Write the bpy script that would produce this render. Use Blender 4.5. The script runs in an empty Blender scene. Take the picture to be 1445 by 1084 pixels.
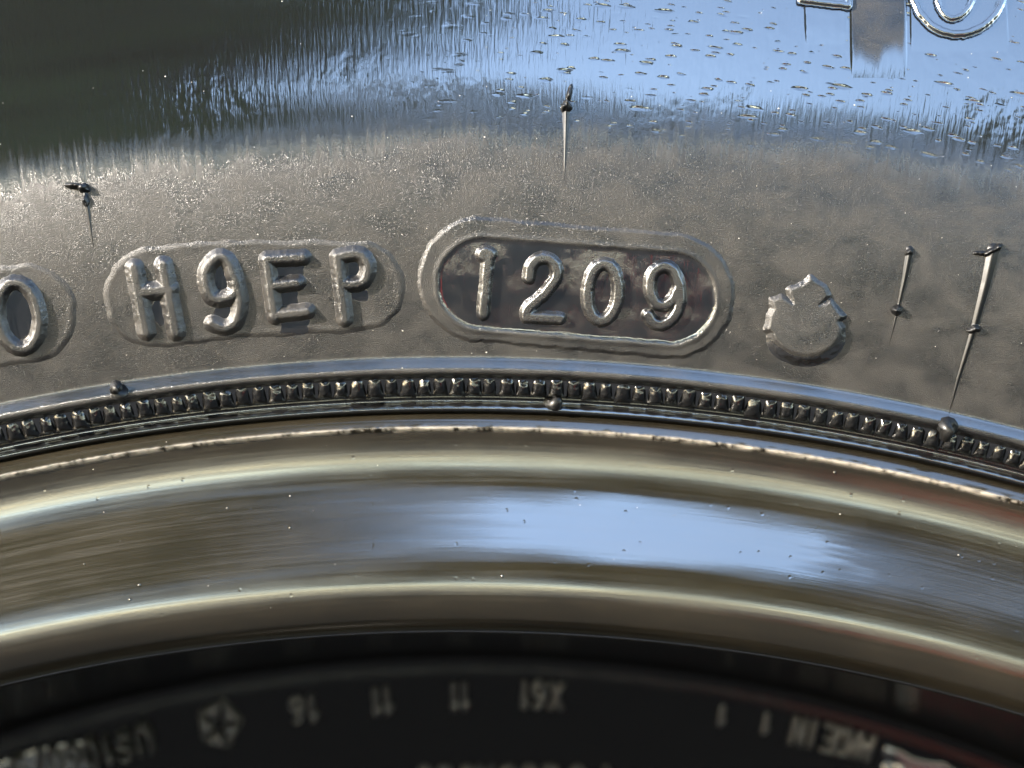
import bpy, math, random
import numpy as np
from mathutils import Vector, Matrix
random.seed(7); RNG = np.random.default_rng(7)
S = bpy.context.scene
C = S.collection
R = math.radians
MM = 0.001

# ------------------------------------------------------------------ camera, light, exposure
CX, CZ, CD, PX = 5.54, 224.9, 200.0, 14.0      # camera position in wheel millimetres; photo px per mm
WHEEL_Z = 0.335                                # wheel centre above the ground
TILT = 0.0                                     # the wheel leans back by this much
W = Matrix.Translation((0, 0, WHEEL_Z)) @ Matrix.Rotation(-R(TILT), 4, 'X')
cam = bpy.data.cameras.new('camera'); camo = bpy.data.objects.new('camera', cam); C.objects.link(camo)
camo.matrix_world = W @ Matrix.Translation((CX*MM, -CD*MM, CZ*MM)) @ Matrix.Rotation(R(90), 4, 'X')
cam.sensor_width = 36; cam.lens = 36*CD/(1445/PX)
cam.clip_start = 0.005; cam.clip_end = 2000
cam.dof.use_dof = True; cam.dof.focus_distance = 0.199; cam.dof.aperture_fstop = 17
S.camera = camo

SUN_EL, SUN_AZ = 22.0, 242.0                   # azimuth clockwise from +Y (camera looks along +Y)
world = bpy.data.worlds.new('World'); S.world = world; world.use_nodes = True
nt = world.node_tree; bg = nt.nodes['Background']
sky = nt.nodes.new('ShaderNodeTexSky'); sky.sky_type = 'NISHITA'; sky.sun_disc = False
sky.sun_elevation = R(SUN_EL); sky.sun_rotation = R(SUN_AZ); sky.air_density = 1.0; sky.dust_density = 0.4; sky.ozone_density = 0.3
nt.links.new(sky.outputs[0], bg.inputs[0]); bg.inputs[1].default_value = 0.15
sl = bpy.data.lights.new('sun', 'SUN'); sl.energy = 2.0; sl.angle = R(0.5); sl.color = (1.0, 0.895, 0.77)
so = bpy.data.objects.new('sun', sl); C.objects.link(so)
sd = Vector((math.sin(R(SUN_AZ))*math.cos(R(SUN_EL)), math.cos(R(SUN_AZ))*math.cos(R(SUN_EL)), math.sin(R(SUN_EL))))
so.rotation_euler = sd.to_track_quat('Z', 'Y').to_euler(); so.location = sd*3
S.view_settings.view_transform = 'Standard'; S.view_settings.look = 'None'
S.view_settings.gamma = 1.0; S.view_settings.use_curve_mapping = False
S.view_settings.exposure = 4.45
S.render.resolution_x, S.render.resolution_y = 1024, 768

# ------------------------------------------------------------------ node helpers
class NT:
    def __init__(s, name):
        s.m = bpy.data.materials.new(name); s.m.use_nodes = True
        s.t = s.m.node_tree; s.p = s.t.nodes['Principled BSDF']
    def n(s, typ, **kw):
        o = s.t.nodes.new('ShaderNode'+typ)
        for k, v in kw.items(): setattr(o, k, v)
        return o
    def l(s, a, b): s.t.links.new(a, b)
    def set(s, sock, v):
        if hasattr(v, 'is_output'): s.l(v, sock)
        else: sock.default_value = v
    def math(s, op, a, b=0.0, clamp=False):
        o = s.n('Math', operation=op); o.use_clamp = clamp; s.set(o.inputs[0], a); s.set(o.inputs[1], b); return o.outputs[0]
    def uv(s, sx=1, sy=1, rot=0, name='mm'):
        u = s.n('UVMap'); u.uv_map = name
        mp = s.n('Mapping'); mp.inputs['Scale'].default_value = (sx, sy, 1); mp.inputs['Rotation'].default_value = (0, 0, rot)
        s.l(u.outputs[0], mp.inputs[0]); return mp.outputs[0]
    def noise(s, vec, scale=1.0, detail=2.0, rough=0.5, dist=0.0):
        o = s.n('TexNoise'); o.inputs['Scale'].default_value = scale; o.inputs['Detail'].default_value = detail
        o.inputs['Roughness'].default_value = rough; o.inputs['Distortion'].default_value = dist
        s.l(vec, o.inputs['Vector']); return o.outputs['Fac']
    def ramp(s, fac, a, b, lo=0.0, hi=1.0):
        o = s.n('MapRange', interpolation_type='SMOOTHSTEP'); s.set(o.inputs[0], fac)
        for i, v in enumerate((a, b, lo, hi)): s.set(o.inputs[i+1], v)
        return o.outputs[0]
    def mix(s, f, a, b):
        o = s.n('Mix', data_type='RGBA'); s.set(o.inputs[0], f); s.set(o.inputs[6], a); s.set(o.inputs[7], b); return o.outputs[2]
    def mixf(s, f, a, b):
        o = s.n('Mix', data_type='FLOAT'); s.set(o.inputs[0], f); s.set(o.inputs[2], a); s.set(o.inputs[3], b); return o.outputs[0]
    def attr(s, name):
        o = s.n('Attribute'); o.attribute_name = name; return o.outputs['Fac']
    def bump(s, h, dist, strength=1.0, prev=None):
        o = s.n('Bump'); s.set(o.inputs['Strength'], strength); o.inputs['Distance'].default_value = dist
        s.l(h, o.inputs['Height'])
        if prev is not None: s.l(prev, o.inputs['Normal'])
        return o.outputs[0]
    def inp(s, **kw):
        for k, v in kw.items(): s.set(s.p.inputs[k.replace('_', ' ')], v)
        return s

def rgb(r, g, b): return (r, g, b, 1)

# --- rubber: matte dusted band above the bead, clean glossy flank above it (attribute 'gloss')
def rubber_material():
    t = NT('rubber')
    g = t.attr('gloss')
    patch = t.noise(t.uv(.10, .14), 1, 4, .6)
    streak = t.noise(t.uv(2.2, .09), 1, 3, .6)
    gl = t.math('ADD', g, t.math('MULTIPLY', t.math('SUBTRACT', streak, .5), t.math('MULTIPLY', t.attr('flank'), .60)))
    gl = t.ramp(gl, .15, .85)
    grain = t.noise(t.uv(1, .75), 11.0, 1, .8)
    grainv = t.noise(t.uv(1, .30), 3.4, 3, .6)
    cloud = t.noise(t.uv(.22, .30), 1, 5, .62, .4)
    vstreak = t.noise(t.uv(3.2, .28), 1, 2, .6)
    # relief: fine grain where dusted, long vertical ripples and shallow dents where glossy
    lump = t.noise(t.uv(.75, .45), 1, 2, .5)
    lumpz = t.noise(t.uv(.07, .10), 1, 1, .5)
    def dashes(sx, sy, rot, lo, hi, d1):
        vo = t.n('TexVoronoi', voronoi_dimensions='2D'); vo.inputs['Scale'].default_value = 1
        mp = t.uv(sx, sy, R(rot)); nz = t.n('TexNoise'); nz.inputs['Scale'].default_value = 1.3; nz.inputs['Detail'].default_value = 3
        t.l(mp, nz.inputs['Vector'])
        va = t.n('VectorMath', operation='MULTIPLY_ADD'); t.l(nz.outputs['Color'], va.inputs[0]); va.inputs[1].default_value = (.45, .35, 0); t.l(mp, va.inputs[2])
        t.l(va.outputs[0], vo.inputs['Vector'])
        sep = t.n('SeparateColor'); t.l(vo.outputs['Color'], sep.inputs[0])
        return t.math('MULTIPLY', t.ramp(vo.outputs['Distance'], .0, t.math('MULTIPLY', sep.outputs[1], d1), 1, 0), t.ramp(sep.outputs[0], lo, hi))
    dash = t.math('MAXIMUM', dashes(.30, 1.05, 14, .55, .62, .34), dashes(.62, 1.7, 9, .58, .66, .40))
    inv = t.math('SUBTRACT', 1.0, gl)
    b = t.bump(grain, .075*MM, t.math('MULTIPLY', inv, .85))
    b = t.bump(grainv, .05*MM, t.math('MULTIPLY', inv, .28), b)
    b = t.bump(vstreak, .05*MM, t.math('ADD', t.math('MULTIPLY', gl, .30), .06), b)
    b = t.bump(lump, .16*MM, t.math('MULTIPLY', gl, t.ramp(lumpz, .48, .66, .04, .4)), b)
    b = t.bump(dash, -.09*MM, t.math('MULTIPLY', gl, t.attr('dent')), b)
    cl = t.ramp(cloud, .32, .70)
    dust = t.math('MULTIPLY', inv, t.math('MULTIPLY', cl, t.ramp(grain, .25, .75, .35, 1.0)))
    col = t.mix(dust, rgb(.0025, .0025, .0027), rgb(.021, .0196, .0178))
    rough = t.mixf(gl, t.math('ADD', t.ramp(grain, .2, .8, -.05, .06), t.ramp(cl, 0, 1, .30, .39)), .09)
    t.inp(Base_Color=col, Roughness=rough, IOR=1.55, Specular_IOR_Level=t.mixf(gl, t.ramp(cl, 0, 1, .26, .155), .95), Normal=b)
    return t.m

def wheel_paint():
    t = NT('wheel_paint')
    ang = t.noise(t.uv(.035, 3.0), 1, 4, .65)        # circumferential brush/wash marks
    spot = t.noise(t.uv(.06, .16), 1, 5, .6)
    fine = t.noise(t.uv(1, 1), 3.0, 3, .6)
    film = t.ramp(t.math('ADD', spot, t.math('MULTIPLY', t.math('SUBTRACT', ang, .5), .4)), .2, .85)
    col = t.mix(film, rgb(.0038, .0032, .0021), rgb(.0075, .0060, .0036))
    w = t.attr('burr')
    col = t.mix(w, col, rgb(.20, .18, .155))
    rough = t.mixf(t.attr('wet'), t.ramp(film, 0, 1, .15, .22), .08)
    rough = t.math('ADD', rough, t.ramp(ang, .3, .7, -.03, .05))
    rough = t.mixf(w, rough, .45)
    b = t.bump(ang, .03*MM, .11)
    b = t.bump(fine, .03*MM, .10, b)
    vo = t.n('TexVoronoi', voronoi_dimensions='2D'); vo.inputs['Scale'].default_value = .55
    t.l(t.uv(1, 1), vo.inputs['Vector'])
    sep = t.n('SeparateColor'); t.l(vo.outputs['Color'], sep.inputs[0])
    pim = t.math('MULTIPLY', t.ramp(vo.outputs['Distance'], .02, .13, 1, 0), t.ramp(sep.outputs[0], .86, .9))
    b = t.bump(pim, .03*MM, .3, b)
    t.inp(Base_Color=col, Roughness=rough, IOR=1.55, Specular_IOR_Level=t.mixf(t.attr('wet'), .42, .85), Normal=b)
    return t.m

def simple(name, col, rough=.5, spec=.5, var=.25, scale=8.0, bump=0.0, metal=0.0):
    t = NT(name)
    tc = t.n('TexCoord')
    f = t.noise(tc.outputs['Object'], scale, 4, .6)
    c2 = tuple(max(0, c*(1-var)) for c in col[:3])+(1,)
    c1 = tuple(min(1, c*(1+var)) for c in col[:3])+(1,)
    t.inp(Base_Color=t.mix(f, c2, c1), Roughness=t.ramp(f, .2, .8, rough*.85, min(1, rough*1.15)), Specular_IOR_Level=spec, Metallic=metal)
    if bump: t.inp(Normal=t.bump(f, bump))
    return t.m

M_RUB = rubber_material(); M_RIM = wheel_paint()
M_CAST = simple('highlit_cast_lettering', rgb(.013, .0128, .012), .4, .5, .3, 900)  # paler than the disc: the letters' highlight is put into this grey
M_VENT = simple('clean_black_rubber', rgb(.002, .002, .002), .42, .14, .2, 900)
M_TOOTH = simple('black_wet_rubber', rgb(.002, .002, .002), .2, .26, .2, 900)
M_BLK = simple('black_wheel_paint', rgb(.0012, .0012, .0013), .2, .15, .3, 900, .00003)

# ------------------------------------------------------------------ mesh helpers
def tag(o, label=None, cat=None, group=None, kind=None):
    for k, v in (('label', label), ('category', cat), ('group', group), ('kind', kind)):
        if v: o[k] = v
    return o
def empty(name, mat=None, loc=(0, 0, 0)):
    o = bpy.data.objects.new(name, None); C.objects.link(o)
    o.empty_display_size = .05
    if mat is not None: o.matrix_world = mat
    else: o.location = loc
    return o
def mesh_np(name, V, F, mat, parent=None, uv=None, attrs=None, smooth=True):
    me = bpy.data.meshes.new(name)
    V = np.asarray(V, np.float64); F = np.asarray(F, np.int32)
    me.vertices.add(len(V)); me.vertices.foreach_set('co', V.astype(np.float32).ravel())
    nf, k = F.shape
    me.loops.add(nf*k); me.loops.foreach_set('vertex_index', F.ravel())
    me.polygons.add(nf); me.polygons.foreach_set('loop_start', np.arange(0, nf*k, k, dtype=np.int32))
    if uv is not None:
        l = me.uv_layers.new(name='mm'); l.data.foreach_set('uv', uv[F.ravel()].astype(np.float32).ravel())
    for a, v in (attrs or {}).items():
        at = me.attributes.new(a, 'FLOAT', 'POINT'); at.data.foreach_set('value', np.asarray(v, np.float32))
    me.update(calc_edges=True); me.validate()
    if smooth: me.polygons.foreach_set('use_smooth', np.ones(nf, bool))
    me.materials.append(mat)
    o = bpy.data.objects.new(name, me); C.objects.link(o)
    if parent: o.parent = parent
    return o
def grid_faces(ni, nj, wrap=False):
    I, J = np.meshgrid(np.arange(ni if wrap else ni-1), np.arange(nj-1), indexing='ij')
    I2 = (I+1) % ni
    return np.stack([I*nj+J, I2*nj+J, I2*nj+J+1, I*nj+J+1], -1).reshape(-1, 4)
def sst(a, b, x):
    t = np.clip((x-a)/(b-a), 0, 1); return t*t*(3-2*t)
def vnoise(x, y, seed=0):
    xi, yi = np.floor(x).astype(int), np.floor(y).astype(int); fx, fy = x-xi, y-yi
    def h(i, j): return np.modf(np.abs(np.sin(i*127.1+j*311.7+seed*74.7)*43758.5453))[0]
    u, v = fx*fx*(3-2*fx), fy*fy*(3-2*fy)
    return (h(xi, yi)*(1-u)+h(xi+1, yi)*u)*(1-v)+(h(xi, yi+1)*(1-u)+h(xi+1, yi+1)*u)*v

# ------------------------------------------------------------------ surfaces of revolution: profile from facing angle
class Prof:
    def __init__(s, tab, rho0, y0, step=.02):
        a = np.array(tab, float); a = a[np.argsort(a[:, 0])]
        s.r = np.arange(a[0, 0], a[-1, 0]+step/2, step); s.a = np.radians(np.interp(s.r, a[:, 0], a[:, 1]))
        k = np.hanning(9); k /= k.sum()
        ap = np.convolve(np.pad(s.a, 4, 'edge'), k, 'valid'); s.a = ap
        y = np.concatenate([[0], np.cumsum((np.tan(s.a[1:])+np.tan(s.a[:-1]))*.5*step)])
        s.y = y-np.interp(rho0, s.r, y)+y0
    def Y(s, rho): return np.interp(rho, s.r, s.y)
    def A(s, rho): return np.interp(rho, s.r, s.a)
    def at(s, px, py):                                   # photo px -> wheel x, z (mm) on this surface
        y = 0.0
        for _ in range(5):
            k = (CD+y)/CD
            x = CX+(px-722.5)/PX*k; z = CZ-(py-542)/PX*k
            y = s.Y(np.hypot(x, z))
        return x, z
    def pos(s, x, z, h):
        r = np.hypot(x, z); a = s.A(r); y = s.Y(r)
        return np.stack([x+x/r*np.sin(a)*h, y-np.cos(a)*h, z+z/r*np.sin(a)*h], -1)*MM
TY = Prof([(221.3, -78), (222.0, -70), (222.3, -50), (222.5, 30), (223.1, 38), (223.3, -20), (223.5, -60), (223.9, -45), (224.1, -28), (225.4, -28),
           (225.6, -55), (225.9, -60), (226.1, -18), (226.4, 0), (226.6, 32), (227.3, 38), (227.65, 5), (227.9, -13), (232, -12), (238, -8), (243, -1), (246, 4),
           (250, 9), (256, 13), (264, 18), (275, 24), (292, 36)], 226.2, 0.0)
RIM = Prof([(222.0, 85), (221.6, 50), (221.2, 30), (220.8, 12), (220.6, 0), (220.45, -40), (220.2, -45), (220.0, -12), (219.2, -7), (218.6, -3), (217.6, 1), (216.6, 4),
            (216.0, 8), (215, 11), (214.2, 17), (212, 20), (209.5, 21), (207.7, 18), (206.8, 14), (205.2, 8), (204.8, 4), (203.9, 0), (203.3, -9), (202.6, -23),
            (201.5, -38), (200.5, -54), (199.8, -65), (199.3, -77.5)], 220.6, 1.6)
Y_LIP = float(RIM.Y(199.3))
# disc face deep inside the wheel
DISC = Prof([(150, -14), (178, -14), (186.4, -14), (187.0, -2), (188.0, 0), (188.7, -12), (189.4, -40), (190, -60)], 184, 60.0)

def theta_grid(fine_deg, half_deg, coarse_n):
    f = np.arange(-half_deg, half_deg+1e-6, fine_deg)
    c = np.linspace(half_deg, 360-half_deg, coarse_n)[1:-1]
    return np.radians(np.concatenate([f, c]))
def revolve(name, rho, y, th, mat, parent, attrs=None, disp=None):
    T, Rr = np.meshgrid(th, rho, indexing='ij'); Yy = np.broadcast_to(y, T.shape)
    if disp is not None: Yy = Yy-disp(T, Rr)
    V = np.stack([Rr*np.sin(T), Yy, Rr*np.cos(T)], -1).reshape(-1, 3)*MM
    F = grid_faces(len(th), len(rho), True)
    arc = np.where(T > math.pi, T-2*math.pi, T)*225.0
    s = np.concatenate([[0], np.cumsum(np.hypot(np.diff(rho), np.diff(y)))])
    uv = np.stack([arc, np.broadcast_to(s, T.shape)], -1).reshape(-1, 2)
    at = {k: f(T, Rr).ravel() for k, f in (attrs or {}).items()}
    return mesh_np(name, V, F, mat, parent, uv, at)

# ------------------------------------------------------------------ ground the wheel stands on
def sheet(name, x0, x1, y0, y1, z, mat):
    o = mesh_np(name, [(x0, y0, z), (x1, y0, z), (x1, y1, z), (x0, y1, z)], [(0, 1, 2, 3)], mat, smooth=False)
    tag(o, kind='structure'); return o
M_ASPH = simple('asphalt', rgb(.022, .021, .020), .85, .3, .35, 60, .003)  # base colour darkened to stand for a shadow cast before the wheel
M_CONC = simple('pale_concrete', rgb(.13, .13, .125), .85, .3, .18, 3, .002)
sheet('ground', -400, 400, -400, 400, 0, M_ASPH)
sheet('pavement', -60, 60, -60, -4.5, .004, M_CONC)

# ------------------------------------------------------------------ tyre
tyre = empty('tyre', W)
tag(tyre, 'black rubber tyre with the raised date code 1209 on its wet-looking sidewall', 'tyre')
th_f = theta_grid(.07, 17.5, 170)
rho = np.concatenate([np.arange(221.3, 228.4, .09), np.arange(228.5, 292, .35)])
def gl_side(T, r): return np.maximum(sst(227.95, 227.6, r)*(.54+.3*sst(225.8, 225.5, r)-.34*sst(225.75, 225.95, r)*sst(226.6, 226.35, r)), sst(243.5, 257.0, r+2.2*(vnoise(T*40, r*.05, 3)-.5)-1.6*np.sin(T*6)))
def dent_side(T, r):
    Tm = np.where(T > math.pi, T-2*math.pi, T)
    return sst(249, 254, r)*sst(-.04, .09, Tm)
revolve('sidewall', rho, TY.Y(rho), th_f, M_RUB, tyre, {'gloss': gl_side, 'dent': dent_side, 'flank': lambda T, r: sst(230, 240, r)})
yb = float(TY.Y(292))
pr = [(292, yb), (305, yb+13), (316, yb+27), (323, yb+38), (328, yb+50)]
for k in range(5):
    y0 = yb+54+k*27
    pr += [(331, y0), (333, y0+9), (333, y0+19)] + ([(325, y0+20), (325, y0+25), (333, y0+26)] if k < 4 else [])
ye = pr[-1][1]
pr += [(328, ye+8), (316, ye+30), (296, ye+50), (270, ye+58), (245, ye+56), (226, ye+48), (222, ye+46)]
pr = np.array(pr)
revolve('tread', pr[:, 0], pr[:, 1], np.linspace(0, 2*math.pi, 241)[:-1], M_RUB, tyre, {'gloss': lambda T, r: T*0, 'dent': lambda T, r: T*0})
BACK = ye+46

# --- relief parts: height fields laid on the sidewall
def relief(name, bbox, step, hf, surf=TY, mat=M_RUB, parent=tyre, gloss=None, cut=-.06, base=None, label=None):
    x0, y0, x1, y1 = bbox
    xs = np.arange(x0, x1+step, step); ys = np.arange(y0, y1+step, step)
    X, Y = np.meshgrid(xs, ys, indexing='ij')
    H = hf(X, Y)
    x, z = surf.at(X, Y)
    V = surf.pos(x, z, np.maximum(H, cut*1.5)).reshape(-1, 3)
    F = grid_faces(len(xs), len(ys))[:, ::-1]
    keep = (H.ravel()[F] > cut).any(1)
    F = F[keep]
    used = np.unique(F); mp = -np.ones(len(V), int); mp[used] = np.arange(len(used))
    arc = np.arctan2(x, z)*225.0; r = np.hypot(x, z)
    uv = np.stack([arc, r], -1).reshape(-1, 2)[used]
    g = (gloss(X, Y, H) if gloss else np.zeros_like(X)).ravel()[used]
    o = mesh_np(name, V[used], mp[F], mat, parent, uv, {'gloss': g, 'dent': g*0})
    if label: o['label'] = label
    return o
def dseg(X, Y, pts):                                     # distance to a polyline (px)
    d = np.full(X.shape, 1e9)
    for (ax, ay), (bx, by) in zip(pts[:-1], pts[1:]):
        vx, vy = bx-ax, by-ay; L = max(vx*vx+vy*vy, 1e-9)
        t = np.clip(((X-ax)*vx+(Y-ay)*vy)/L, 0, 1)
        d = np.minimum(d, np.hypot(X-ax-t*vx, Y-ay-t*vy))
    return d
def dpill(X, Y, a, b, r): return dseg(X, Y, [a, b])-r    # signed distance to a pill
def smooth_line(pts, n=8, closed=False):                 # Catmull-Rom
    P = [np.array(p, float) for p in pts]; out = []
    N = len(P); rng_ = range(N if closed else N-1)
    g = (lambda i: P[i % N]) if closed else (lambda i: P[min(max(i, 0), N-1)])
    for i in rng_:
        p0, p1, p2, p3 = g(i-1), g(i), g(i+1), g(i+2)
        for k in range(n):
            t = k/n; out.append(tuple(.5*((2*p1)+(-p0+p2)*t+(2*p0-5*p1+4*p2-p3)*t*t+(-p0+3*p1-3*p2+p3)*t**3)))
    out.append(tuple(P[0] if closed else P[-1])); return out
def ell(cx, cy, rx, ry, rot=0, n=32, a0=0, a1=360):
    o = []
    for k in range(n+1):
        a = R(a0+(a1-a0)*k/n); x, y = rx*math.cos(a), ry*math.sin(a)
        o.append((cx+x*math.cos(R(rot))-y*math.sin(R(rot)), cy+x*math.sin(R(rot))+y*math.cos(R(rot))))
    return o
def bb(pts, m):
    a = np.array(pts); return (a[:, 0].min()-m, a[:, 1].min()-m, a[:, 0].max()+m, a[:, 1].max()+m)

# date-code stamp: raised pill rim round a glossy sunken floor
PA, PB = (678, 394), (948, 418)
def plate_h(X, Y):
    n = vnoise(X*.06, Y*.06, 5)-.5; n2 = vnoise(X*.25, Y*.25, 6)-.5
    do = dpill(X, Y, PA, PB, 86)+n*3+n2*1.5; di = dpill(X, Y, (682, 400), (946, 421), 64)+n*1.5+n2*1.2
    h = .18*sst(3, -3, do)-.12*(do > 4)
    h = h-.12*sst(3, -5, di)
    h += .07*np.exp(-((di-3)/4)**2)
    h += .02*n*sst(0, -20, di)
    return np.where(do > 8, -.2, h)
def plate_g(X, Y, H):
    di = dpill(X, Y, (682, 400), (946, 421), 64)
    return sst(6, -4, di)*(.64+.34*(vnoise(X*.03, Y*.045, 9)-.5)+.12*(vnoise(X*.1, Y*.13, 10)-.5)+.10*(vnoise(X*.33, Y*.4, 11)-.5))
plate = relief('date_code_plate', (575, 292, 1052, 520), 1.2, plate_h, gloss=plate_g, label='raised pill-shaped border around the date code 1209')
def char(name, lines, wpx, top, floor, soft=3.0, extra=None, gl=.42, label=None, parent=None, ridge=.035, sink=.1):
    pts = [p for l in lines for p in l]
    def hf(X, Y):
        d = np.min([dseg(X, Y, l) for l in lines], axis=0)
        if extra is not None: d = np.minimum(d, extra(X, Y))
        d = d+(vnoise(X*.2, Y*.2, len(name))-.5)*1.4
        t = sst(wpx/2+soft, wpx/2-soft, d)
        return floor-sink+(top-floor+sink)*t-ridge*(d/(wpx/2))**2*t
    return relief(name, bb(pts, wpx/2+soft+8), 1.1, hf, gloss=lambda X, Y, H: np.full(X.shape, gl), cut=floor-sink*.7, label=label, parent=parent or tyre)
FL = .06; TP = .62
one = [(689, 364), (687, 385), (682, 443)]
char('digit', [one], 16, TP, FL, 4.2, extra=lambda X, Y: np.hypot((X-686), (Y-359)*1.2)-6.0, label='raised digit one', parent=plate)
two = smooth_line([(746, 392), (750, 374), (764, 364), (781, 370), (785, 390), (768, 414), (746, 434), (743, 447)], 8)+[(790, 449)]
char('digit', [two], 16, TP, FL, 4.2, label='raised digit two', parent=plate)
char('digit', [ell(850.5, 412, 21.5, 40, 4, 48)], 16, TP, FL, 4.2, label='raised digit zero', parent=plate)
nine = smooth_line([(958, 402), (950, 382), (936, 376), (921, 386), (917, 406), (924, 426), (938, 430), (951, 420), (958, 402)], 8)+smooth_line([(958, 402), (959, 424), (951, 446), (936, 457), (922, 455), (914, 444)], 8)
char('digit', [nine], 16, TP, FL, 4.2, label='raised digit nine', parent=plate)

# plant-code stamp H9EP: soft raised letters in a faint sunken pill
def pl2_h(X, Y, P=None):
    n = vnoise(X*.05, Y*.08, 15)-.5
    d = dseg(X, Y, [(222, 419), (330, 408), (510, 404)])-(66-.03*(X-222))+n*5
    return np.where(d > 16, -.2, .10*np.exp(-((d-1)/6)**2)-.06+.16*sst(12, -10, d))
pits = [((311, 392), 14, 22), ((498, 380), 12, 13), ((316, 441), 15, 14), ((228, 438), 13, 20)]
gaps = [(388, 371, 430, 396), (391, 409, 420, 433), (396, 450, 436, 470), (496, 408, 518, 424)]
def pit_g(X, Y, H=None):
    g = np.zeros(X.shape); n = (vnoise(X*.15, Y*.15, 77)-.5)
    for (cx, cy), rx, ry in pits: g = np.maximum(g, sst(1.2, .8, np.hypot((X-cx)/rx, (Y-cy)/ry)+n*.3))
    for x0, y0, x1, y1 in gaps: g = np.maximum(g, sst(-3, 2, np.minimum(np.minimum(X-x0, x1-X), np.minimum(Y-y0, y1-Y))+n*5))
    return g
pl2 = relief('plant_code_plate', (135, 325, 600, 500), 1.5, pl2_h, gloss=pit_g, label='faint pill-shaped border around the letters H9EP')
def soft_char(name, lines, w, top=.55, s=7.5, label=None, parent=None, surf=TY):
    return char(name, lines, w, top+.16, .08, s, gl=.24, label=label, parent=parent, ridge=.03, sink=.08)
soft_char('letter', [[(190, 378), (207, 468)], [(231, 374), (249, 468)], [(198, 412), (240, 408)]], 21, label='raised letter H', parent=pl2)
soft_char('letter', [smooth_line([(333, 394), (322, 368), (308, 363), (293, 378), (291, 398), (300, 419), (318, 421), (333, 412), (333, 394)], 8)+smooth_line([(333, 394), (339, 425), (334, 452), (318, 462), (300, 456)], 8)], 18, label='raised figure nine', parent=pl2)
soft_char('letter', [[(377, 366), (388, 446)], [(377, 366), (428, 363)], [(382, 403), (420, 399)], [(388, 444), (434, 439)]], 18, .66, 6.5, label='raised letter E', parent=pl2)
soft_char('letter', [[(477, 363), (487, 450)], smooth_line([(477, 362), (505, 358), (518, 370), (518, 388), (508, 399), (482, 401)], 6)], 18, .62, 6.5, label='raised letter P', parent=pl2)
def pl3_h(X, Y):
    n = vnoise(X*.05, Y*.08, 25)-.5
    d = dseg(X, Y, [(-160, 462), (38, 443)])-64+n*4
    return np.where(d > 16, -.2, .10*np.exp(-((d-1)/6)**2)-.06+.16*sst(12, -10, d))
pl3 = relief('plant_code_plate', (-60, 365, 125, 520), 1.5, pl3_h, gloss=lambda X, Y, H: sst(1.2, .8, np.hypot((X-27)/20, (Y-443)/36)), label='faint pill-shaped border around a raised figure 0')
soft_char('letter', [ell(27, 445, 29, 47, -9, 40)], 17, .6, 6, label='raised figure 0', parent=pl3)

# leaf emblem, thicker at its rounded foot
LEAF = [(1144, 390), (1152, 397), (1163, 403), (1170, 417), (1156, 430), (1172, 424), (1182, 437), (1190, 446), (1183, 453), (1188, 462)]
LEAF += [(1137+50*math.cos(a), 463+42*math.sin(a)) for a in np.linspace(.12, math.pi-.12, 22)]
LEAF += [(1082, 464), (1086, 444), (1091, 435), (1088, 423), (1103, 418), (1118, 427), (1112, 408), (1124, 404), (1135, 399)]
def dpoly(X, Y, P):
    d = dseg(X, Y, P+[P[0]]); ins = np.zeros(X.shape, bool)
    for (ax, ay), (bx, by) in zip(P, P[1:]+[P[0]]):
        c = ((ay > Y) != (by > Y)) & (X < (bx-ax)*(Y-ay)/((by-ay) or 1e-9)+ax); ins ^= c
    return np.where(ins, -d, d)
def leaf_h(X, Y):
    d = dpoly(X, Y, LEAF)+(vnoise(X*.2, Y*.2, 31)-.5)*1.2
    wv = 8+12*sst(455, 500, Y)
    top = .36+.52*sst(395, 505, Y)
    return -.15+(top+.15)*sst(wv, -wv*.5, d)
relief('maple_leaf_emblem', bb(LEAF, 20), 1.1, leaf_h, gloss=lambda X, Y, H: (.22+.5*sst(470, 500, Y))*sst(-7, 1, dpoly(X, Y, LEAF)), cut=-.12)

# vent marks: a small cut nub with a thin drawn-out tail
def vent(nubs, tail, tw, th):
    def hf(X, Y):
        h = np.full(X.shape, -.2)
        n = len(tail)-1
        for i, (a, b) in enumerate(zip(tail[:-1], tail[1:])):
            vx, vy = b[0]-a[0], b[1]-a[1]; t = np.clip(((X-a[0])*vx+(Y-a[1])*vy)/(vx*vx+vy*vy), 0, 1)
            f = 1-(i+t)/n*.8; d = np.hypot(X-a[0]-t*vx, Y-a[1]-t*vy)
            h = np.maximum(h, -.12+(th+.12)*f*np.exp(-(d/(tw*f))**2*1.2))
        for (cx, cy, rx, ry, rot, hh) in nubs:
            c, s = math.cos(R(rot)), math.sin(R(rot)); u, v = (X-cx)*c+(Y-cy)*s, -(X-cx)*s+(Y-cy)*c
            q = 1-(u/rx)**2-(v/ry)**2+.9*(vnoise(X*.13+cx, Y*.13, 51)-.5)+.4*(vnoise(X*.3, Y*.3, 52)-.5)
            h = np.maximum(h, np.where(q > 0, hh*.8*np.maximum(q, 0)**.8, -.2))
        return h
    pts = list(tail)+[(n_[0], n_[1]) for n_ in nubs]
    relief('vent_spew', bb(pts, 22), .9, hf, mat=M_VENT, gloss=lambda X, Y, H: .30*sst(-.05, .1, H), cut=-.1)
vent([(106, 263, 16, 4.5, 8, .9), (119, 266, 8, 7, 0, 1.0), (121, 283, 5, 12, -8, .6)], [(120, 270), (126, 310), (136, 376)], 4, .26)
vent([(799, 151, 8, 9, 0, 1.1), (803, 134, 3.6, 15, 14, .9)], [(799, 150), (798, 200), (796, 266)], 5.5, .34)
vent([(1282, 356, 8, 6, -20, .8), (1266, 437, 8.5, 8, -8, .9)], [(1284, 352), (1276, 395), (1266, 440), (1249, 512)], 5, .32)
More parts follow.
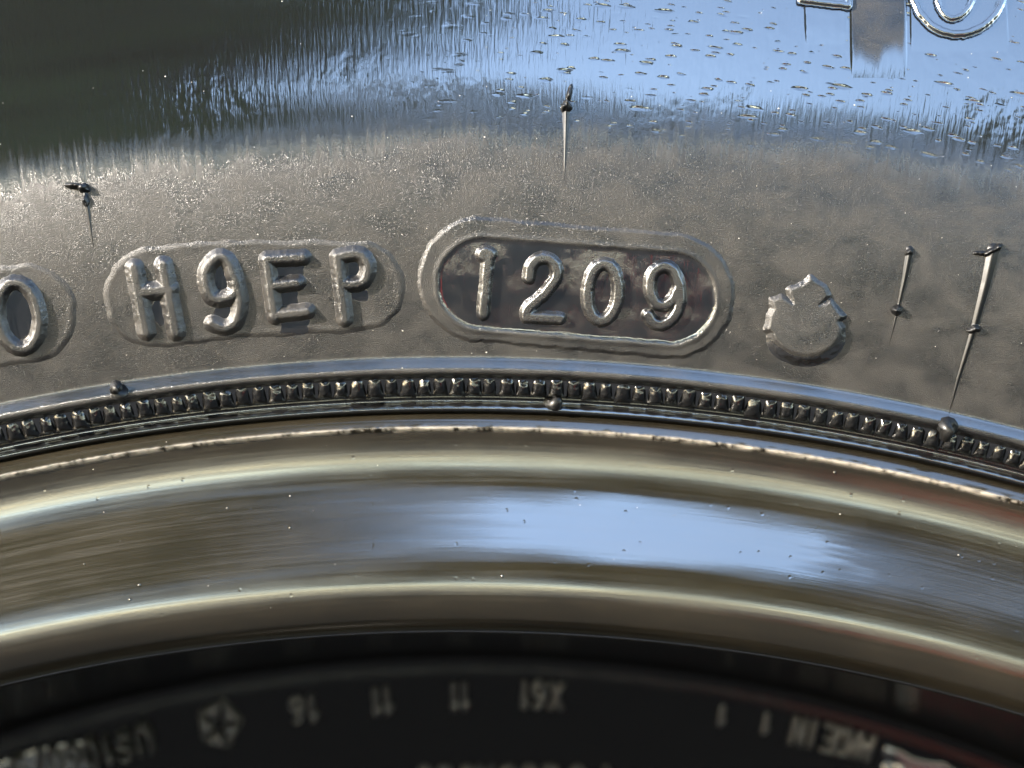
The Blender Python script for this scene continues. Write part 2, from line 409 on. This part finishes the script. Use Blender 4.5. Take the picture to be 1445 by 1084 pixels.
vent([(1402, 352, 17, 4.5, -28, .8), (1385, 358, 12, 4, 0, .5), (1374, 464, 11, 6, 0, .8)], [(1402, 352), (1391, 400), (1374, 465), (1352, 535), (1336, 596)], 8, .42)

# large brand lettering, cut off by the upper edge
def ringpair(X, Y): return np.minimum(np.abs(dseg(X, Y, ell(1352, -22, 66, 72, 8, 40))), np.abs(dseg(X, Y, ell(1348, -14, 26, 42, 8, 32))))
def pad(name, poly, hgt, gval, label):
    def hf(X, Y):
        d = dpoly(X, Y, poly)
        fade = sst(poly[2][1]+5, poly[2][1]-80, Y)
        return np.where(d > 5, -.2, -.1+(hgt+.1)*sst(4, -4, d)*fade-.02*(1-fade))
    relief(name, bb(poly, 8), 1.6, hf, gloss=lambda X, Y, H: 1.0+(gval-1.0)*sst(poly[2][1]-40, poly[2][1]-120, Y+24*(vnoise(X*.08, Y*.01, 3)-.5))*sst(1, -9, dpoly(X, Y, poly)), cut=-.09, label=label)
pad('raised_bar', [(1132, -60), (1196, -60), (1197, 110), (1136, 110)], .06, 1.0, 'smooth raised bar below a large letter')
pad('raised_bar', [(1282, -60), (1418, -60), (1428, 120), (1284, 120)], .06, 1.0, 'smooth raised bar below a large rounded letter')
pad('matte_bar', [(1198, -60), (1279, -60), (1281, 150), (1200, 150)], .10, -.25, 'dull grey bar between the large letters')
char('brand_letter', [ell(1352, -22, 66, 72, 8, 48)], 9, .55, .25, 2.2, gl=.9, label='outline of a large rounded letter')
char('brand_letter', [ell(1348, -14, 26, 42, 8, 36)], 7, .5, .25, 2.0, gl=.9, label='inner outline of a large rounded letter')
char('brand_letter', [[(1130, 2), (1196, 10), (1196, -50), (1130, -50), (1130, 2)]], 8, .55, .25, 2.2, gl=.9, label='foot of a large letter')

# knurled rib above the bead: one pillow per tooth
def tooth_mesh(seed):
    u, v = np.meshgrid(np.linspace(-1, 1, 13), np.linspace(-1, 1, 19), indexing='ij')
    h = np.maximum(1-u*u, 0)*np.maximum(1-np.abs(v)**2.6, 0)
    x = u*.83; z = v*1.2; y = -(h**.85*.62-.1)-h**.5*(.14*(vnoise(u*2.2+seed*5, v*3+seed, seed)-.5)+.10*(vnoise(u*5+seed*5, v*7+seed, seed+9)-.5))
    V = np.stack([x, y, z], -1).reshape(-1, 3)*MM
    me = bpy.data.meshes.new('knurl_tooth'); me.from_pydata(V.tolist(), [], grid_faces(13, 19).tolist())
    l = me.uv_layers.new(name='mm')
    co = V[[lp.vertex_index for lp in me.loops]]/MM
    l.data.foreach_set('uv', (co[:, [0, 2]]+seed*7.3).astype(np.float32).ravel())
    at = me.attributes.new('gloss', 'FLOAT', 'POINT'); at.data.foreach_set('value', np.full(len(V), .52, np.float32))
    me.polygons.foreach_set('use_smooth', np.ones(len(me.polygons), bool)); me.materials.append(M_TOOTH)
    return me
TM = [tooth_mesh(i) for i in range(6)]; rk = 224.75; yk = float(TY.Y(rk))
pitch = 1.68/rk
for k in range(-36, 41):
    a = (k+random.uniform(-.06, .06))*pitch
    o = bpy.data.objects.new('knurl_tooth', random.choice(TM)); C.objects.link(o); o.parent = tyre
    o.location = (rk*math.sin(a)*MM, (yk+.05)*MM, rk*math.cos(a)*MM)
    o.rotation_euler = (R(16+random.uniform(-7, 7)), a+R(random.uniform(-5, 5)), R(random.uniform(-3, 3)))
    s = random.uniform(.86, 1.06); o.scale = (s, random.uniform(.8, 1.15), s)

def blob_tube(name, pts, rad, mat, parent, n=10):        # tapered bent tube with rounded ends, points in mm
    P = np.array(pts, float); V = []; N = len(P)
    for i in range(N):
        t = P[min(i+1, N-1)]-P[max(i-1, 0)]; t /= np.linalg.norm(t)
        a = np.cross(t, (0, 1, 0) if abs(t[1]) < .9 else (1, 0, 0)); a /= np.linalg.norm(a); b = np.cross(t, a)
        for k in range(n):
            q = 2*math.pi*k/n; V.append(P[i]+rad[i]*(math.cos(q)*a+math.sin(q)*b))
    F = []
    for i in range(N-1):
        for k in range(n): F.append((i*n+k, i*n+(k+1) % n, (i+1)*n+(k+1) % n, (i+1)*n+k))
    V = np.array(V)*MM
    o = mesh_np(name, V, F, mat, parent, uv=V[:, [0, 2]]/MM, attrs={'gloss': np.full(len(V), .45), 'dent': np.zeros(len(V))})
    return o
def at3(surf, px, py, h):
    x, z = surf.at(np.array(float(px)), np.array(float(py))); p = surf.pos(x, z, h)/MM; return p
for px, py, s, dx in ((168, 553, 1.0, -4), (780, 568, 1.0, 8), (1337, 604, 1.1, -3)):
    base = at3(TY, px, py, -.2); tip = at3(TY, px+dx*.4, py-2, .7*s); tip2 = at3(TY, px+dx, py+3, 1.0*s)
    blob_tube('vent_spew', [base, base*.5+tip*.5, tip, tip2, tip2+(tip2-tip)*.25], [1.0*s, .85*s, .7*s, .5*s, .05], M_VENT, tyre)

# ------------------------------------------------------------------ wheel
wheel = empty('wheel', W)
tag(wheel, 'dark bronze painted wheel rim with stepped glossy lip inside the tyre', 'wheel')
rr = np.concatenate([np.arange(222.0, 219.9, -.06), np.arange(219.8, 199.3, -.12), [199.3]])
def burr(T, r): return np.exp(-((r-220.35)/.20)**2)*sst(.25, .75, vnoise(T*900, r*3, 41)*.6+vnoise(T*150, r, 42)*.6)
def burr_d(T, r): return np.exp(-((r-220.4)/.28)**2)*(.10*vnoise(T*700, r*4, 43)+.16*vnoise(T*160, r*1, 44))
def wet(T, r):
    Tm = np.where(T > math.pi, T-2*math.pi, T)
    return sst(204.5, 208, r)*sst(216, 213.5, r)*sst(-.06, .03, Tm+.03*(vnoise(T*30, r*2, 45)-.5))*sst(.2, .165, Tm+.03*(vnoise(T*60, r*3, 46)-.5))
revolve('rim_lip', rr, RIM.Y(rr), th_f, M_RIM, wheel, {'burr': burr, 'wet': wet}, disp=burr_d)
bp = [(199.3, Y_LIP), (196.5, Y_LIP+(60-Y_LIP)*.3), (193.2, Y_LIP+(60-Y_LIP)*.64), (190, float(DISC.Y(190)))]
bp = np.array(bp); sub = np.linspace(0, 3, 40); bpr = np.interp(sub, range(4), bp[:, 0]); bpy_ = np.interp(sub, range(4), bp[:, 1])
revolve('barrel', bpr, bpy_, theta_grid(.3, 18, 120), M_BLK, wheel)
dr = np.concatenate([np.arange(190, 185, -.15), np.linspace(185, 150, 30)])
revolve('disc', dr, DISC.Y(dr), theta_grid(.2, 18, 120), M_BLK, wheel)
hp = np.array([(150, 60), (140, 52), (125, 44), (105, 40), (92, 48), (80, 62), (70, 64), (45, 64), (40, 60), (36, 50), (33, 42), (28, 38), (0.01, 37)])
revolve('hub', hp[:, 0], hp[:, 1], np.linspace(0, 2*math.pi, 97)[:-1], M_BLK, wheel)
ob = np.array([(222.0, float(RIM.Y(222.0))), (221.5, float(RIM.Y(222))+4), (219, float(RIM.Y(222))+9), (205, 14), (203, 40), (192, 62), (190, 110), (201, 130), (203, BACK-14), (221, BACK-6), (222, BACK), (203, BACK+2), (188, 128), (187, 66)])
revolve('outer_barrel', ob[:, 0], ob[:, 1], np.linspace(0, 2*math.pi, 181)[:-1], M_BLK, wheel)
for k in range(5):
    a = R(36+72*k); V = []; F = []
    for y, r in ((62, 11), (46, 11), (43, 8), (42.5, .01)):
        for j in range(6): V.append(((57*math.sin(a)+r*math.cos(j*math.pi/3))*MM, y*MM, (57*math.cos(a)+r*math.sin(j*math.pi/3))*MM))
    for i in range(3):
        for j in range(6): F.append((i*6+j, i*6+(j+1) % 6, i*6+6+(j+1) % 6, i*6+6+j))
    mesh_np('lug_nut', V, F, M_BLK, wheel, smooth=False)

# --- cast lettering on the disc, read from the hub side (upside down here)
G = {'U': [[(0, 1), (0, .3), (.2, 0), (.55, 0), (.75, .3), (.75, 1)]], 'S': [smooth_line([(.7, .85), (.4, 1), (.05, .8), (.2, .55), (.55, .45), (.72, .22), (.4, 0), (.02, .15)], 4)],
     '1': [[(.1, .75), (.35, 1), (.35, 0)]], '0': [ell(.38, .5, .36, .5, 0, 20)], '6': [smooth_line([(.62, .95), (.25, .8), (.03, .35), (.2, .02), (.6, .02), (.74, .3), (.5, .52), (.1, .4)], 4)],
     '/': [[(.1, 0), (.55, 1)]], '5': [[(.68, 1), (.12, 1), (.08, .58)]+smooth_line([(.08, .58), (.45, .64), (.72, .35), (.45, .02), (.03, .12)], 4)],
     'M': [[(0, 0), (.08, 1), (.42, .25), (.76, 1), (.84, 0)]], 'A': [[(0, 0), (.38, 1), (.76, 0)], [(.14, .35), (.62, .35)]], 'D': [[(0, 0), (0, 1), (.4, 1), (.72, .7), (.72, .3), (.4, 0), (0, 0)]],
     'E': [[(.65, 1), (0, 1), (0, 0), (.65, 0)], [(0, .52), (.5, .52)]], 'I': [[(.2, 0), (.2, 1)]], 'N': [[(0, 0), (0, 1), (.68, 0), (.68, 1)]], 'X': [[(0, 0), (.7, 1)], [(0, 1), (.7, 0)]]}
def disc_char(ch, px, py, hpx=34, hgt=.85, wpx=7.5, wsc=.62):
    x, z = DISC.at(np.array(float(px)), np.array(float(py))); tilt = math.atan2(float(x), float(z))
    L = []
    for l in G[ch]:
        o = []
        for (u, v) in l:
            a, b = -(u-.36)*hpx*wsc, (v-.5)*hpx          # turned by 180 degrees
            o.append((px+a*math.cos(tilt)-b*math.sin(tilt), py+a*math.sin(tilt)+b*math.cos(tilt)))
        L.append(o)
    pts = [p for l in L for p in l]
    def hf(X, Y):
        d = np.min([dseg(X, Y, l) for l in L], axis=0); t = np.clip(1-(d/(wpx*.5+.8))**2, 0, 1)
        return np.where(t > 0, hgt*np.sqrt(t)-.06, -.2)
    relief('cast_letter', bb(pts, wpx), 1.3, hf, surf=DISC, mat=M_CAST, parent=wheel, cut=-.15)
def row(text, pts, **kw):
    for ch, (px, py) in zip(text, pts):
        if ch != ' ': disc_char(ch, px, py, **kw)
row('US1060/5', [(205, 1040), (178, 1049), (152, 1055), (130, 1059), (107, 1066), (80, 1070), (56, 1075), (28, 1081)], hpx=36, hgt=2.1)
row('NI', [(1126, 1031), (1143, 1034)], hpx=34); row('EDAM', [(1170, 1041), (1187, 1045), (1203, 1049), (1222, 1054)], hpx=34)
row('16', [(440, 999), (421, 1002)], hpx=34); row('11', [(546, 988), (530, 990)], hpx=34); row('11', [(655, 982), (640, 983)], hpx=34)
row('X61', [(785, 981), (762, 981), (739, 980)], hpx=34)
row('11', [(1018, 1010), (1080, 1021)], hpx=24, hgt=.35)
row('0D0ADDE0I', [(x_, 1099) for x_ in (600, 625, 660, 685, 715, 745, 775, 815, 850)], hpx=34)
def film(box, seed):  # tilted film added on the disc so its corners mirror pale sky
    def hf(X, Y):
        x, z = DISC.at(X, Y); r = np.hypot(x, z)
        e = np.minimum(np.minimum(X-box[0], box[2]-X)/40, np.minimum(r-181.0, 186.5-r)/1.2)+.6*(vnoise(X*.03, Y*.05, seed)-.5)+.25*(vnoise(X*.1, Y*.12, seed+1)-.5)
        return -.2+(.24+(186.6-r)*.31)*sst(.1, .8, e)
    relief('sky_glint_film', box, 1.5, hf, surf=DISC, mat=M_FILM, parent=wheel, cut=-.15)
M_FILM = simple('sky_glint_film', rgb(.003, .003, .004), .14, .5, .1, 900)
film((-60, 1010, 150, 1100), 71); film((1235, 1005, 1520, 1130), 81)
# five-pointed emblem: pentagon split by a star
cx, cy, rp = 310, 1021, 36
pent = [(cx+rp*.98*math.cos(R(-80+72*k)), cy+rp*1.08*math.sin(R(-80+72*k))) for k in range(5)]
def em_h(X, Y):
    d = dpoly(X, Y, pent); spokes = np.full(X.shape, 1e9)
    for (ax, ay) in pent: spokes = np.minimum(spokes, dseg(X, Y, [(cx, cy), (ax, ay)])*1.0-np.maximum(0, 4.0-np.hypot(X-cx, Y-cy)*.12))
    return np.where(d > 2, -.2, -.1+1.1*sst(1, -5, d)*sst(-1, 4, spokes))
relief('cast_emblem', bb(pent, 6), 1.3, em_h, surf=DISC, mat=M_CAST, parent=wheel, cut=-.09, label='raised five-sided emblem with a star cut into it')
# grit and dried drops on paint and rubber
def grit(name, surf, n, box, mat, parent, smin, smax):
    ico = [(0, 0, 1), (.9, 0, .3), (.28, .85, .3), (-.73, .53, .3), (-.73, -.53, .3), (.28, -.85, .3), (0, 0, -.3)]
    fi = [(0, 1, 2), (0, 2, 3), (0, 3, 4), (0, 4, 5), (0, 5, 1), (6, 2, 1), (6, 3, 2), (6, 4, 3), (6, 5, 4), (6, 1, 5)]
    V = []; F = []
    for i in range(n):
        px, py = random.uniform(box[0], box[2]), random.uniform(box[1], box[3])
        p = at3(surf, px, py, 0.0); r = np.hypot(p[0], p[2])
        if not (surf.r[0] < r < surf.r[-1]): continue
        s = smin+(smax-smin)*random.random()**3; q = random.uniform(0, 6)
        b = len(V)
        for (x, y, z) in ico:
            xr, yr = x*math.cos(q)-y*math.sin(q), x*math.sin(q)+y*math.cos(q)
            V.append(((p[0]+xr*s*1.2)*MM, (p[1]-z*s*.8)*MM, (p[2]+yr*s)*MM))
        F += [tuple(b+j for j in f) for f in fi]
    o = mesh_np(name, V, F, mat, parent); o['kind'] = 'stuff'; return o
M_GRIT = simple('pale_grit', rgb(.16, .15, .13), .6, .5, .3, 3000)
M_DROP = simple('dried_drop', rgb(.03, .028, .022), .12, .6, .2, 3000)
grit('grit', TY, 90, (0, 0, 1445, 520), M_GRIT, tyre, .05, .11)
grit('grit', RIM, 14, (0, 620, 1445, 880), M_GRIT, wheel, .05, .10)
grit('drops', RIM, 34, (0, 620, 1445, 860), M_DROP, wheel, .06, .18)

# ------------------------------------------------------------------ what the gloss mirrors: trees behind the camera, and a red chest added for its red reflection
M_LEAF = [simple('foliage_olive', rgb(.075, .085, .030), .5, .4, .4, 2), simple('foliage_green', rgb(.055, .10, .03), .5, .4, .4, 2)]
M_BARK = simple('bark', rgb(.10, .08, .06), .9, .2, .4, 12, .01)
def tree(x, y, h, wd, z0, n, mat, label):
    random.seed(int(x*10)+500)
    t = empty('tree', loc=(x, y, 0)); tag(t, label, 'tree', 'trees behind the camera')
    P = np.array([(0, 0, 0), (.05, .02, z0*.6), (-.06, .05, z0*1.2), (.05, -.04, h*.7)])/MM
    blob_tube('trunk', P, np.array([.16, .13, .11, .03])/MM*h/6, M_BARK, t, 8)
    lobes = [(random.gauss(0, wd*.30), random.gauss(0, wd*.25), random.uniform(z0+.6, h-.6), random.uniform(.22, .36)*wd) for _ in range(16)]
    V = np.zeros((n, 4, 3))
    for i in range(n):
        lx, ly, lz, lr = random.choice(lobes)
        d = Vector((random.gauss(0, 1), random.gauss(0, 1), random.gauss(0, .8))).normalized()*lr*random.uniform(.45, 1.0)
        c = Vector((lx, ly, max(z0, lz)))+d
        a = Vector((random.gauss(0, 1), random.gauss(0, 1), random.gauss(0, 1))).normalized()*random.uniform(.09, .2)
        b = a.orthogonal().normalized()*a.length*.55
        V[i] = [c-a, c+b, c+a, c-b]
    mesh_np('crown', V.reshape(-1, 3), np.arange(n*4).reshape(-1, 4), mat, t, smooth=False)
tree(-3.35, -6.6, 13.0, 6.4, 2.2, 20000, M_LEAF[1], 'tall dense green tree mirrored in the left of the sidewall')
tree(-8.5, -9.5, 12.0, 6.5, 2.0, 12000, M_LEAF[1], 'tall green tree left of the tallest mirrored tree')
for i, (x, y, h, w_) in enumerate(((-1.0, -13, 7.5, 4.2), (1.2, -12.5, 7.0, 4.0), (4.6, -12, 8.3, 4.4), (8.6, -12, 8.4, 4.6), (12.5, -12, 7.6, 4.6))):
    tree(x, y, h, w_, 1.8, 9000, M_LEAF[0], ['low olive tree nearest the tall green tree', 'lowest olive tree of the mirrored row', 'olive tree third in the mirrored row', 'tallest olive tree of the mirrored row', 'olive tree at the far end of the mirrored row'][i])
M_RED = simple('red_enamel', rgb(.42, .018, .016), .3, .5, .12, 5)
M_STEEL = simple('chromed_steel', rgb(.5, .5, .5), .25, .5, .1, 20, 0, .9)
def box(name, c, s, mat, parent, bev=.008):
    import bmesh
    bm = bmesh.new(); bmesh.ops.create_cube(bm, size=1)
    for v in bm.verts: v.co = Vector((v.co.x*s[0]+c[0], v.co.y*s[1]+c[1], v.co.z*s[2]+c[2]))
    bmesh.ops.bevel(bm, geom=bm.edges[:], offset=bev, segments=2, affect='EDGES')
    me = bpy.data.meshes.new(name); bm.to_mesh(me); bm.free(); me.materials.append(mat)
    o = bpy.data.objects.new(name, me); C.objects.link(o); o.parent = parent; return o
tc = empty('added_red_chest', loc=(.62, -1.55, 0)); tc.rotation_euler.z = R(48)  # unseen chest, made up to put red streaks into the reflections
tag(tc, 'added red enamel chest, out of view, put in for the red reflections', 'tool chest')
box('body', (0, 0, .16), (.62, .34, .28), M_RED, tc, .012); box('lid', (0, 0, .325), (.63, .35, .05), M_RED, tc, .012)
for z in (.09, .17, .25):
    d_ = box('drawer', (0, .172, z), (.56, .012, .065), M_RED, tc, .004); box('handle', (0, .184, z+.02), (.30, .012, .014), M_STEEL, d_, .003)
